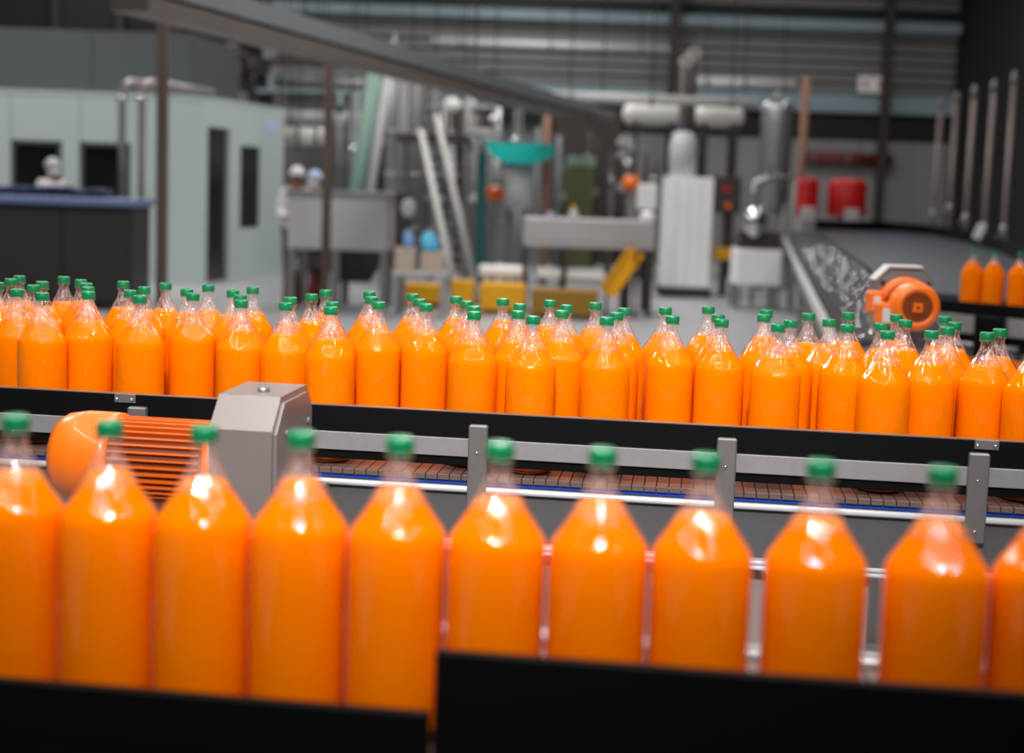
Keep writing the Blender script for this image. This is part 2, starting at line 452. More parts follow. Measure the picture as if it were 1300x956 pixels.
box(X0, X1, YR - .0062, YR + .0062, 1.1295, 1.1315).build('rail_lip', 'guard_lip', gr)
box(X0, X1, YR - .014, YR - .006, 1.037, 1.0755, c=.0012).build('guard_strip', 'steel_strip', mc)
def screw(parent, x, y, zz, r=.0038):
    MB().lathe([(r * .9, 0), (r, .001), (r * .8, .0028), (r * .3, .0034)], 12, Matrix.Translation((x, y, zz)) @ Matrix.Rotation(PI / 2, 4, 'X')).build('screw', 'chrome', parent)
def px_x(px, py, zz): return onz(px, py, zz).dot(XD)
for px, py, top in ((184, 513, 1.107), (611, 536, 1.1085), (923, 553, 1.1095), (1239, 571, 1.107)):
    x = px_x(px, py, top)
    b = box(x - .020, x + .020, YR - .034, YR - .0142, .925, top, c=.003).build('bracket', 'steel_bracket', mc)
    screw(b, x - .001, YR - .0342, 1.051); screw(b, x - .001, YR - .0342, .948)
for px, py in ((160, 505), (1251, 563)):
    x = px_x(px, py, 1.122)
    b = box(x - .0235, x + .0235, YR - .011, YR - .0062, 1.112, 1.1315, c=.001).build('splice_plate', 'steel_bracket', mc)
    screw(b, x - .018, YR - .0112, 1.1195); screw(b, x + .016, YR - .0112, 1.1195)

# ------------------------------------------------------------------ near conveyor
nc = thing('bottle_conveyor', 'nearest bottle conveyor with dark slatted belt and low black front guard', 'conveyor', (0, 0, 0), -A)
N0, N1 = -1.25, 0.95
slat2 = box(0, SL - .0016, 1.405, 1.82, BZ - .012, BZ, c=.001).mesh('belt_slat'); slat2.materials.append(MATS['belt_slat'])
for k in range(int((N1 - N0) / SL)):
    o = link('belt_slat', slat2, nc); o.location = (N0 + k * SL, 0, 0)
box(N0, N1, 1.825, 1.865, BZ - .03, BZ + .012, c=.003).build('edge_trim', 'steel', nc)
box(N0, N1, 1.385, 1.40, .80, BZ - .002).build('side_panel', 'black_guard', nc)
box(N0, N1, 1.85, 1.862, .80, BZ - .032).build('side_panel', 'side_panel', nc)
for a in (-1.1, .8):
    for yy in (1.45, 1.78):
        box(a - .025, a + .025, yy - .025, yy + .025, 0, BZ - .014, c=.004).build('leg', 'steel_dull', nc)
g = box(-.2386, N1, 1.388, 1.400, 1.012, 1.131, c=.002).build('guard_rail', 'black_guard', nc)
g = box(N0, -.2436, 1.388, 1.400, 1.000, 1.064, c=.002).build('guard_rail', 'black_guard', nc)

# ------------------------------------------------------------------ gear motors
def grille(mb_bar, r, mtx, pitch=.0085):
    k = -int(r / pitch)
    while k * pitch < r:
        x = k * pitch; h = math.sqrt(max(0, r * r - x * x))
        if h > .004: mb_bar.box(x - .0010, x + .0010, -h, h, -.002, .003, mtx=mtx)
        k += 1
def motor(root, mtx, r, body_len, cover_len, term_side=None, fins=True):
    """axis along local +z of mtx, flange at z=0, fan cover at the far end"""
    MB().lathe([(r * 1.18, 0), (r * 1.18, .018), (r * 1.05, .022), (r * .95, .03)], 40, mtx).build('flange', 'orange_paint', root)
    bd = MB().lathe([(r * .86, .02), (r * .86, body_len)], 32, mtx)
    nf = 36
    for k in range(nf):
        m2 = mtx @ Matrix.Rotation(2 * PI * k / nf, 4, 'Z')
        bd.box(r * .84, r * 1.0, -.0016, .0016, .03, body_len - .008, mtx=m2)
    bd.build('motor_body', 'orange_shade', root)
    MB().lathe([(r * .875, .028), (r * .875, body_len - .006)], 32, mtx, cap0=False, cap1=False).build('gap_shade_sleeve', 'fin_gap_shade', root)  # dark sleeve painting the shade between the fins
    fc = MB().lathe([(r * .93, body_len - .005), (r * 1.06, body_len - .005), (r * 1.07, body_len + .01), (r * 1.07, body_len + cover_len * .55), (r * 1.0, body_len + cover_len * .85), (r * .86, body_len + cover_len), (r * .66, body_len + cover_len + .002), (r * .64, body_len + cover_len - .01)],
                    48, mtx, cap0=False, cap1=False).build('fan_cover', 'orange_paint', root)
    MB().lathe([(r * .70, body_len + cover_len - .014), (r * .70, body_len + cover_len - .011)], 32, mtx).build('fan_recess', 'dark_void', fc)
    gb = MB(); grille(gb, r * .66, mtx @ Matrix.Translation((0, 0, body_len + cover_len - .002))); gb.build('grille_bars', 'orange_shade', fc)
    hb = MB().box(-r * .2, r * .2, -r * .2, r * .2, body_len + cover_len - .006, body_len + cover_len + .008, mtx=mtx).build('hub_plate', 'orange_paint', fc)
    MB().lathe([(r * .07, 0), (r * .06, .004)], 12, mtx @ Matrix.Translation((0, 0, body_len + cover_len + .0075))).build('hub_hole', 'dark_void', fc)
    return fc

# left: motor lying along the middle conveyor, hung on its near side
gx = px_x(306, 545, 1.16)
g0 = at(345, 545, 2.50)
glx = g0.dot(XD); gly = g0.dot(YD)
gm = thing('gear_motor', 'orange finned electric motor with grey chamfered gearbox, in front of the middle conveyor', 'motor', (0, 0, 0), -A)
zb, zt = .93, 1.209
MB().prism([(gly, zb + .05), (gly + .05, zb), (gly + .21, zb), (gly + .255, zb + .05), (gly + .265, zt - .04), (gly + .225, zt), (gly + .055, zt), (gly, zt - .055)], glx - .116, glx, 'x').build('gearbox', 'gearbox', gm)
MB().prism([(gly + .012, zb + .055), (gly + .055, zb + .012), (gly + .205, zb + .012), (gly + .245, zb + .055), (gly + .25, zt - .05), (gly + .215, zt - .012), (gly + .06, zt - .012), (gly + .012, zt - .062)], glx, glx + .006, 'x').build('gearbox_cover', 'gearbox', gm)
MB().cyl((glx - .05, gly + .11, zt), (glx - .05, gly + .11, zt + .008), .012, 6).build('filler_plug', 'steel', gm)
for yy, zz in ((.05, -.10), (.05, .06), (.2, -.10), (.2, .06)):
    MB().cyl((glx + .006, gly + .02 + yy, 1.08 + zz), (glx + .010, gly + .02 + yy, 1.08 + zz), .007, 6).build('bolt', 'steel_dull', gm)
axm = Matrix.Translation((glx - .116, gly + .105, 1.069)) @ Matrix.Rotation(-PI / 2, 4, 'Y')
motor(gm, axm, .080, .212, .112)
box(glx - .095, glx - .01, gly + .26, YR - .012, .90, .97).build('mounting_arm', 'steel_dull', gm)

# right: motor facing the camera at the end of the accumulation table
pm = at(1147, 386, 4.95)
gm2 = thing('gear_motor', 'orange motor facing forward on a chamfered steel plate beside the rear table', 'motor', pm, -math.radians(2))
w2, h2, c2 = .100, .124, .042
oct_ = [(-w2 + c2, -h2), (w2 - c2, -h2), (w2, -h2 + c2), (w2, h2 - c2), (w2 - c2, h2), (-w2 + c2, h2), (-w2, h2 - c2), (-w2, -h2 + c2)]
MB().prism(oct_, 0, .075, 'y').build('gearbox', 'gearbox', gm2)
MB().prism([(a * .93, b * .93) for a, b in oct_], -.008, .0, 'y').build('gearbox_cover', 'steel_dull', gm2)
MB().box(-w2 + c2 - .004, w2 - c2 + .001, -.012, .08, h2, h2 + .010, c=.003).build('top_lip', 'light_grey', gm2)
MB().prism([(-w2 - .008, h2 - c2), (-w2 + c2, h2 + .010), (-w2 + c2, h2 + .001), (-w2, h2 - c2)], -.012, .08, 'y').build('corner_lip', 'light_grey', gm2)
for sx in (-1, 1):
    for sz in (-1, 1):
        MB().cyl((sx * .078, -.014, sz * .062 + .01), (sx * .078, -.008, sz * .062 + .01), .009, 6).build('bolt', 'dark_void', gm2)
motor(gm2, Matrix.Translation((0.0, -.008, .004)) @ Matrix.Rotation(PI / 2, 4, 'X'), .078, .12, .075)
for (x0, x1, y0, z0, z1) in ((-.135, -.085, -.05, -.03, .045), (-.12, -.060, -.13, -.065, .012)):
    tb = box(x0, x1, y0 - .03, y0 + .05, z0, z1, c=.008).build('terminal_box', 'orange_paint', gm2)
    box(x0 + .014, x1 - .012, y0 - .033, y0 - .030, z0 + .012, z1 - .016).build('label_plate', 'label_white', tb)
box(-.085, .085, .01, .06, -pm.z, -h2).build('stand', 'steel_dull', gm2)
box(-.14, .14, -.06, .12, -pm.z, -pm.z + .015).build('foot_plate', 'steel_dull', gm2)

# ------------------------------------------------------------------ rear accumulation table and cross conveyor on the right
TH = math.radians(9.75)
te = onz(1110, 345, 1.03)
tx, ty = Vector((math.cos(TH), -math.sin(TH), 0)), Vector((math.sin(TH), math.cos(TH), 0))
rt = thing('accumulation_table', 'wide dark metal accumulation table with rollers along its left side, at the right', 'conveyor', (te.x, te.y, 0), -TH)
TI = Matrix.Translation((te.x, te.y, 0)) @ Matrix.Rotation(-TH, 4, 'Z')
TI.invert()
def tl(px, py, zz): return (TI @ onz(px, py, zz)).to_2d()
far = [tl(px, py, 1.03) for px, py in ((1066, 292), (1130, 293.5), (1180, 298), (1230, 308), (1270, 320), (1312, 339), (1345, 362))]
near = [tl(1330, 385, 1.03), tl(1180, 371, 1.03)]
LEN = far[0].y
deck_poly = [Vector((0, near[1].y + .1))] + [Vector((near[1].x, near[1].y)), near[0]] + far[::-1] + [Vector((0, LEN))]
MB().prism([tuple(v) for v in deck_poly], .99, 1.03).build('deck', 'deck', rt)
RP = .12
rol = MB().cyl((-.42, 0, .925), (-.03, 0, 1.005), .024, 10).mesh('roller'); rol.materials.append(MATS['roller_grey'])
capm = MB().cyl((-.445, 0, .917), (-.42, 0, .925), .020, 8).mesh('roller_end'); capm.materials.append(MATS['roller_grey'])
nr = int((LEN + 4.6) / RP)
dome = MB().ball((0, 0, 0), .015, .015, .013, 10, 6).mesh('glint_ball'); dome.materials.append(MATS['chrome'])
for k in range(nr):
    o = link('roller', rol, rt); o.location = (0, -4.6 + k * RP, 0)
    if k < 110: link('roller_end', capm, o)
    if k < 90:
        for j in range(2):                                  # added chrome balls standing in for sparkle over the roller bed
            u = random.random(); dm = link('glint_ball', dome, rt); dm.location = (-.42 + .36 * u, -4.6 + k * RP, .950 + .075 * u)
box(-.52, -.47, -4.7, LEN, .845, .90, c=.006).build('side_rail', 'light_grey', rt)
box(-.46, -.44, -4.7, LEN, .60, .905).build('side_frame', 'dark_steel', rt)
bme = MB().cyl((-.475, 0, 0), (-.46, 0, 0), .026, 8).mesh('bearing'); bme.materials.append(MATS['steel'])
for k in range(34):
    for zz in (.80, .71):
        o = link('bearing', bme, rt); o.location = (0, -4.5 + k * .34 + (.17 if zz < .75 else 0), zz)
for yy in (-4.5, -2.5, 0, 4, 8, LEN - .2):
    box(-.46, -.40, yy - .03, yy + .03, 0, .60).build('leg', 'steel_dull', rt)
for q in (far[1], far[3], far[5], far[6]):
    box(q.x - .12, q.x - .06, q.y - .12, q.y - .06, 0, .99).build('leg', 'steel_dull', rt)
gw = MB()
for a, b in zip([Vector((.02, LEN - .02))] + far, far):
    d = (b - a)
    if d.length < .05: continue
    d.normalize(); nn = Vector((-d.y, d.x)) * .014
    gw.add([(p.x + s_ * nn.x, p.y + s_ * nn.y, zz) for p in (a, b) for s_ in (-1, 1) for zz in (1.031, 1.19)],
           [(0, 1, 3, 2), (4, 6, 7, 5), (0, 4, 5, 1), (2, 3, 7, 6), (1, 5, 7, 3), (0, 2, 6, 4)])
gw.build('guard_board', 'black_guard', rt)

# cross conveyor carrying the far bottles
f1, f2, f3 = onz(1238.6, 317, 1.363), onz(1262.7, 318.5, 1.363), onz(1296, 320.5, 1.363)
dv = (f3 - f1); dv.z = 0; dv = Vector((0.79, -0.61, 0)) if dv.length < .05 else dv.normalized()
ang = math.radians(-40)
cx_, cy_ = Vector((math.cos(ang), math.sin(ang), 0)), Vector((-math.sin(ang), math.cos(ang), 0))
o0 = f2.copy()
FZ = 1.03
fl = []
for q in (f1, f2, f3, onz(1322, 322, 1.363)):
    d = q - o0; fl.append([d.dot(cx_), 0])
fl = relax(fl, -.02, .02)
for i, (lx, ly) in enumerate(fl):
    q = o0 + cx_ * lx + cy_ * ly
    bottle(q.x, q.y, FZ, 'small distant orange juice bottle right of the orange motor, %s' % ('leftmost of the four', 'second from left', 'third from left', 'cut by the right picture edge')[i], 'distant bottles at right', 3)
cc = thing('bottle_conveyor', 'distant cross conveyor with black guard rail carrying the few far bottles at right', 'conveyor', (o0.x, o0.y, 0), ang)
for k in range(42):
    box(-.26 + k * .05, -.26 + k * .05 + .047, -.066, .10, FZ - .014, FZ, c=.001).build('belt_slat', 'belt_slat', cc)
box(-.26, 1.8, -.078, -.066, FZ + .015, FZ + .075, c=.002).build('guard_rail', 'black_guard', cc)
box(-.26, 1.8, -.088, -.078, FZ - .08, FZ + .012, c=.002).build('side_strip', 'steel_strip', cc)
box(-.26, 1.8, -.07, .095, FZ - .16, FZ - .085).build('frame', 'black_guard', cc)
box(-.02, .12, -.15, -.088, FZ - .19, FZ + .02, c=.006).build('clamp_block', 'black_guard', cc)
MB().cyl((-.25, -.13, FZ - .13), (.2, -.13, FZ - .13), .012, 10).build('guide_rod', 'steel', cc)
box(-.22, 1.7, -.115, -.09, FZ - .26, FZ - .19, c=.004).build('orange_cover', 'orange_paint', cc)
for a in (-.2, 1.4):
    box(a - .04, a + .04, -.04, .04, 0, FZ - .16).build('leg', 'steel_dull', cc)

# ------------------------------------------------------------------ machine cabin, left background
def rect(x0, y0, x1, y1, Y):
    a, b = at(x0, y1, Y), at(x1, y0, Y)
    return a.x, b.x, a.z, b.z
YC = 21.0
cz = at(120, 122, YC).z
xa, xb = -11.0, at(258, 200, YC).x
cab = thing('machine_cabin', 'white panelled machine cabin with dark windows and grey upper housing at left', 'machine', (0, 0, 0))
wx = [rect(15, 178, 78, 236, YC)[0:2], rect(102, 180, 165, 250, YC)[0:2]]
wz0, wz1 = at(90, 262, YC).z - .35, at(90, 180, YC).z
ed = [xa, wx[0][0], wx[0][1], wx[1][0], wx[1][1], xb]
for k in range(5):
    if k in (1, 3):
        box(ed[k], ed[k + 1], YC, YC + .08, 0, wz0, c=.006).build('panel', 'cabin_white', cab)
        box(ed[k], ed[k + 1], YC, YC + .08, wz1, cz, c=.006).build('panel', 'cabin_white', cab)
        wf = MB()
        for (u0, u1, v0, v1) in ((ed[k], ed[k + 1], wz1 - .05, wz1), (ed[k], ed[k + 1], wz0, wz0 + .05), (ed[k], ed[k] + .05, wz0, wz1), (ed[k + 1] - .05, ed[k + 1], wz0, wz1)):
            wf.box(u0, u1, YC - .02, YC + .06, v0, v1)
        wf = wf.build('window_frame', 'fascia_grey', cab)
        box(ed[k] + .05, ed[k + 1] - .05, YC + .02, YC + .03, wz0 + .05, wz1 - .05).build('pane', 'dark_glass', wf)
    else:
        box(ed[k], ed[k + 1] - .01, YC, YC + .08, 0, cz, c=.006).build('panel', 'cabin_white', cab)
# receding flank with doorway and narrow window
q0, q1 = at(258, 200, YC), at(360, 200, YC + 3.2)
fd = Vector((q1.x - q0.x, q1.y - q0.y, 0)); fl_len = fd.length; fang = math.atan2(fd.y, fd.x)
fm = Matrix.Translation((q0.x, YC, 0)) @ Matrix.Rotation(fang, 4, 'Z')
def flank(u0, u1, z0, z1, name, m, d0=0.0, d1=.08):
    return MB().box(u0 * fl_len, u1 * fl_len - .005, d0, d1, z0, z1, mtx=fm).build(name, m, cab)
dz = at(275, 162, YC + .5).z
flank(0, .05, 0, cz, 'panel', 'cabin_white')
flank(.05, .30, dz, cz, 'panel', 'cabin_white')
flank(.05, .30, 0, dz, 'door_leaf', 'dark_glass', .06, .09)
flank(.30, .43, 0, cz, 'panel', 'cabin_white')
wz2, wz3 = at(312, 290, YC + 1.5).z, at(312, 185, YC + 1.5).z
flank(.43, .68, 0, wz2, 'panel', 'cabin_white'); flank(.43, .68, wz3, cz, 'panel', 'cabin_white')
flank(.43, .68, wz2, wz3, 'pane', 'dark_glass', .02, .04)
flank(.68, 1.0, 0, cz, 'panel', 'cabin_white')
flank(.72, .9, cz - .35, cz - .18, 'blue_plate', 'cloth_blue', -.01, 0)
MB().prism([(xa, YC), (xb, YC), (q1.x, q1.y), (q1.x - .3, q1.y + 1.0), (xa, YC + 4)], cz - .02, cz + .06).build('roof', 'cabin_white', cab)
# grey housing on the roof
hz = at(60, 40, YC + .7).z
e0, e1 = at(245, 110, YC + .7), at(303, 110, YC + 3.0)
for k in range(4):
    u0 = xa + (e0.x - xa) * k / 4; u1 = xa + (e0.x - xa) * (k + 1) / 4
    box(u0, u1 - .01, YC + .7, YC + .8, cz + .06, hz, c=.005).build('housing_panel', 'fascia_grey', cab)
MB().prism([(e0.x, YC + .7), (e1.x, YC + 3.0), (e1.x - .08, YC + 3.05), (e0.x - .08, YC + .8)], cz + .06, hz).build('housing_panel', 'fascia_grey', cab)
MB().prism([(xa, YC + .7), (e0.x, YC + .7), (e1.x, YC + 3.0), (e1.x, YC + 3.9), (xa, YC + 3.9)], hz, hz + .04).build('housing_top', 'fascia_grey', cab)

# dark overhead duct and hangers above the cabin
dk = thing('overhead_duct', 'black overhead duct run hanging above the grey housing at top left', 'duct', (0, 0, 0))
x0, x1, z0, z1 = rect(-30, -25, 272, 36, 27.5)
box(x0, x1, 27.5, 29, z0, z1 + .3, c=.05).build('duct_body', 'dark_wall', dk)
for px in (70, 152, 222):
    a = at(px, 40, 27.3); box(a.x - .06, a.x + .06, 27.3, 27.45, z0 - .1, 7.95).build('hanger', 'dark_steel', dk)

# two elbow pipes in front of the cabin
for i, (px, Y) in enumerate(((155, 18.0), (180, 17.7))):
    a = at(px, 104, Y); r = .055; e = .16
    pts = [(a.x, Y, 0.0), (a.x, Y, a.z - e)] + [(a.x + e - e * math.cos(t), Y, a.z - e + e * math.sin(t)) for t in [PI / 2 * j / 6 for j in range(1, 7)]]
    b = at(268, 110 + i * 2, Y + 1.2); pts.append((b.x, Y + 1.2, a.z - .04))
    pass
    t = thing('elbow_pipe', ['left', 'right'][i] + ' of two steel elbow pipes standing before the white cabin', 'pipe', (0, 0, 0))
    MB().tube(pts, r, 12).build('pipe', 'pipe_steel', t)
    MB().lathe([(r * 1.25, -.04), (r * 1.25, .04)], 14, Matrix.Translation((a.x, Y, a.z - e - .04))).build('collar', 'chrome', t)
    MB().lathe([(.12, 0), (.12, .015)], 14, Matrix.Translation((a.x, Y, 0))).build('base_flange', 'steel_dull', t)

# brown columns
for px, Y, r, ptop, lab in ((206, 14.0, .050, None, 'tall dark brown steel column in front of the white cabin'), (416, 16.3, .048, 55, 'brown steel column below the overhead beam, before the grey hopper')):
    a = at(px, 200, Y); zt_ = 7.98 if ptop is None else at(px, ptop, Y).z
    t = thing('steel_column', lab, 'column', (a.x, Y, 0))
    box(-r, r, -r, r, 0.012, zt_, c=.008).build('shaft', 'brown_column', t)
    box(-.12, .12, -.12, .12, 0, .012).build('base_plate', 'brown_column', t)

# overhead beam running diagonally into the hall
P0, P1 = onz(165, -22, 2.92), onz(768, 148, 2.92)
dv = P1 - P0; ln = dv.length; bm_ang = math.atan2(dv.y, dv.x)
ob = thing('overhead_beam', 'long grey overhead cable beam running diagonally from top left into the hall', 'beam', (P0.x, P0.y, 2.92), bm_ang)
box(0, ln, -.12, .12, -.04, .06, c=.01).build('upper_channel', 'beam_grey', ob)
box(0, ln, -.16, -.12, -.06, .10).build('side_flange', 'beam_grey', ob); box(0, ln, .12, .16, -.06, .10).build('side_flange', 'beam_grey', ob)
box(0, ln, -.15, .15, -.20, -.085, c=.01).build('lower_channel', 'beam_brown', ob)
k = 0.6
while k < ln:
    box(k - .05, k + .05, -.11, .11, -.085, -.04).build('spacer', 'dark_steel', ob); k += 1.7
for k in (1.0, ln * .5, ln - .3):
    MB().cyl((k, 0, .05), (k, 0, 5.05), .012, 6).build('hanger_rod', 'dark_steel', ob)

# dark steel cabinet with blue top, left
YD_ = 16.4
x0, x1 = -7.6, at(166, 300, YD_).x; zt_ = at(90, 254, YD_).z
dc = thing('storage_bin', 'dark steel bin cabinet with blue-grey rim in front of the cabin at far left', 'cabinet', (0, 0, 0))
nn_ = 4
for k in range(nn_):
    u0 = x0 + (x1 - x0) * k / nn_; u1 = x0 + (x1 - x0) * (k + 1) / nn_
    box(u0 + .008, u1 - .008, YD_, YD_ + .03, .1, zt_ - .08, c=.005).build('panel', 'cabinet_dark', dc)
box(x0, x1, YD_ + .03, YD_ + .85, 0, zt_ - .06).build('body', 'cabinet_dark', dc)
box(x0 - .05, x1 + .05, YD_ - .06, YD_ + .9, zt_ - .06, zt_ + .03, c=.015).build('rim', 'blue_grey', dc)
for k in range(6):
    px = 8 + k * 24
    a = at(px, 238, YD_ + .6); top = at(px, 236 if k < 4 else 240, YD_ + .6).z
    t = tag(box(-.105, .105, -.2, .2, 0, top - zt_ - .03, c=.02).build('crate', 'navy', None, (a.x, YD_ + .6, zt_ + .03)),
            'navy blue crate on the dark bin cabinet, %s from left' % ORD[k], 'crate', 'navy crates on the bin cabinet')
    box(-.07, .07, -.206, -.2, .03, max(.05, top - zt_ - .08)).build('crate_grip', 'dark_void', t)

# ------------------------------------------------------------------ people
def person(px, py, Y, label, rz=0.0, coat='cloth_white', hat='cloth_white', hh=1.72, mask=True):
    a = at(px, py, Y); t = thing('person', label, 'person', (a.x, Y, 0), rz)
    s = hh / 1.72
    def skin_mesh(name, verts, edges, radii, m, root=0, sub=2):
        me = bpy.data.meshes.new(name); me.from_pydata([tuple(c * s for c in v) for v in verts], edges, []); me.update()
        o = link(name, me, t); me.materials.append(MATS[m])
        sk = o.modifiers.new('skin', 'SKIN'); sk.use_smooth_shade = True
        for i, r in enumerate(radii):
            rr = r if isinstance(r, tuple) else (r, r)
            me.skin_vertices[0].data[i].radius = (rr[0] * s, rr[1] * s)
            me.skin_vertices[0].data[i].use_root = (i == root)
        ss = o.modifiers.new('sub', 'SUBSURF'); ss.levels = sub; ss.render_levels = sub
        return o
    V = [(0, 0, .95), (0, 0, 1.12), (0, .01, 1.32), (0, .01, 1.44), (0, -.005, 1.52), (0, -.02, 1.58), (0, -.02, 1.66)]
    R = [(.15, .10), (.14, .10), (.16, .11), (.08, .07), (.052, .052), (.070, .082), (.066, .085)]
    Ed = [(0, 1), (1, 2), (2, 3), (3, 4), (4, 5), (5, 6)]
    for sx in (-1, 1):
        b = len(V)
        V += [(sx * .17, .01, 1.40), (sx * .22, 0, 1.14), (sx * .19, -.20, 1.04), (sx * .16, -.28, 1.03)]
        R += [.055, .045, .032, (.038, .016)]
        Ed += [(3, b), (b, b + 1), (b + 1, b + 2), (b + 2, b + 3)]
        for k in range(4):
            f = len(V); fx = sx * (.16 + (k - 1.5) * .019)
            L_ = (.070, .082, .078, .062)[k]
            V += [(fx, -.30 - L_ * .5, 1.025), (fx, -.30 - L_, 1.0)]; R += [.008, .007]; Ed += [(b + 3, f), (f, f + 1)]
        f = len(V); V += [(sx * .115, -.29, 1.03), (sx * .10, -.33, 1.02)]; R += [.009, .008]; Ed += [(b + 2, f), (f, f + 1)]
        l = len(V)
        V += [(sx * .09, 0, .88), (sx * .10, -.01, .50), (sx * .10, .02, .10), (sx * .10, -.10, .05)]
        R += [.085, .058, .042, (.045, .03)]
        Ed += [(0, l), (l, l + 1), (l + 1, l + 2), (l + 2, l + 3)]
    skin_mesh('body', V, Ed, R, 'skin')
    V = [(0, 0, .78), (0, 0, .98), (0, 0, 1.14), (0, .01, 1.33), (0, .01, 1.435)]
    R = [(.20, .15), (.18, .135), (.165, .125), (.175, .128), (.09, .085)]
    Ed = [(0, 1), (1, 2), (2, 3), (3, 4)]
    for sx in (-1, 1):
        b = len(V); V += [(sx * .17, .01, 1.40), (sx * .225, 0, 1.14), (sx * .195, -.17, 1.05)]; R += [.075, .062, .052]; Ed += [(3, b), (b, b + 1), (b + 1, b + 2)]
    skin_mesh('coat', V, Ed, R, coat)
    V, R, Ed = [(0, 0, .90)], [(.16, .12)], []
    for sx in (-1, 1):
        b = len(V); V += [(sx * .09, 0, .84), (sx * .10, -.01, .50), (sx * .10, .02, .12)]; R += [.10, .075, .06]; Ed += [(0, b), (b, b + 1), (b + 1, b + 2)]
    skin_mesh('trousers', V, Ed, R, 'cloth_dark')
    for sx in (-1, 1):
        MB().ball((sx * .10 * s, -.06 * s, .05 * s), .05 * s, .13 * s, .05 * s).build('shoe', 'cloth_white', t)
        MB().ball((sx * .030 * s, -.098 * s, 1.625 * s), .012 * s, .008 * s, .008 * s, 8, 5).build('eye', 'dark_void', t)
        MB().ball((sx * .072 * s, -.02 * s, 1.615 * s), .012 * s, .022 * s, .032 * s, 8, 5).build('ear', 'skin', t)
    MB().lathe([(.014 * s, 0), (.004 * s, .035 * s)], 8, Matrix.Translation((0, -.092 * s, 1.585 * s)) @ Matrix.Rotation(.6, 4, 'X')).build('nose', 'skin', t)
    MB().box(-.022 * s, .022 * s, -.103 * s, -.088 * s, 1.548 * s, 1.556 * s).build('mouth', 'dark_red', t)
    n = 16; prof = [(.098 * math.cos(PI / 2 * i / 8), .11 * math.sin(PI / 2 * i / 8)) for i in range(8)] + [(.004, .11)]
    MB().lathe([(.092, -.025)] + prof, n, Matrix.Translation((0, -.012 * s, 1.635 * s)) @ Matrix.Diagonal((s, 1.12 * s, s, 1))).build('hairnet', hat, t)
    if mask:
        MB().lathe([(.074, -.045), (.086, 0), (.080, .035)], n, Matrix.Translation((0, -.03 * s, 1.565 * s)) @ Matrix.Diagonal((.9 * s, 1.02 * s, s, 1)), cap0=False, cap1=False).build('face_mask', 'cloth_white', t)
    return t
person(66, 215, 19.2, 'person in grey hairnet and white mask standing behind the navy crates', math.radians(60), hat='light_grey', hh=1.74)
person(377, 222, 19.2, 'person with white hairnet and dark face standing behind the grey hopper', math.radians(25), mask=False, hh=1.74)
person(401, 228, 20.0, 'person in pale blue cap partly hidden behind the brown column', math.radians(-60), 'cloth_blue', 'cloth_blue', hh=1.70)

# ------------------------------------------------------------------ grey hopper
YH = 17.3
x0, x1, z0, z1 = rect(364, 250, 494, 316, YH)
hp = thing('hopper', 'grey steel hopper on legs with tapered bottom, in front of two people', 'machine', ((x0 + x1) / 2, YH, 0))
hw = (x1 - x0) / 2
MB().box(-hw, hw, 0, 1.1, z0, z1, c=.02).build('bin', 'hopper_steel', hp)
MB().box(-hw - .03, hw + .03, -.03, 1.13, z1 - .02, z1 + .05, c=.01).build('rim', 'steel', hp)
cn = at(420, 360, YH).z
MB().add([(-hw * .55, .02, z0), (hw * .95, .02, z0), (hw * .95, 1.08, z0), (-hw * .55, 1.08, z0), (-.0, .4, cn), (.35, .4, cn), (.35, .7, cn), (0, .7, cn)],
         [(0, 1, 5, 4), (1, 2, 6, 5), (2, 3, 7, 6), (3, 0, 4, 7), (4, 5, 6, 7)]).build('cone', 'dark_steel', hp)
for sx in (-hw + .05, -.02, hw - .05):
    for yy in (.05, 1.05): box(sx - .045, sx + .045, yy - .045, yy + .045, 0, z0).build('leg', 'steel_dull', hp)
x2, x3, z2, z3 = rect(490, 245, 514, 330, YH)
cb = thing('control_box', 'dark teal control box on a post beside the grey hopper', 'box', ((x2 + x3) / 2 + .09, YH, 0))
box(-.10, .10, 0, .2, z2, z3, c=.01).build('enclosure', 'dark_steel', cb); box(-.03, .03, .07, .13, 0, z2).build('post', 'steel_dull', cb)
MB().ball((.06, -.01, z3 - .18), .09, .05, .12).build('dial', 'light_grey', cb)
for i, px in enumerate((371, 402)):
    a = at(px, 345, YH + .5)
    tag(MB().lathe([(.10, 0), (.12, .05), (.11, .30), (.07, .42), (.05, .48)], 16).build('drum', 'dark_red', None, (a.x, YH + .5, 0)), 'dark red drum standing under the hopper, %s' % ['left one', 'right one'][i], 'drum')

# pale green slanted strut with white flank
a, b = at(480, 60, 23), at(452, 246, 23)
st = thing('slanted_strut', 'pale green slanted strut with a light grey flank behind the hopper', 'beam', (0, 0, 0))
b2 = b + (b - a) * (b.z / max(.1, (a.z - b.z)))
MB().cyl(b2, a, .12, 4).build('strut', 'pale_green', st)
off = Vector((.21, .05, 0)); MB().cyl(b2 + off, a + off, .085, 4).build('flank', 'light_grey', st)

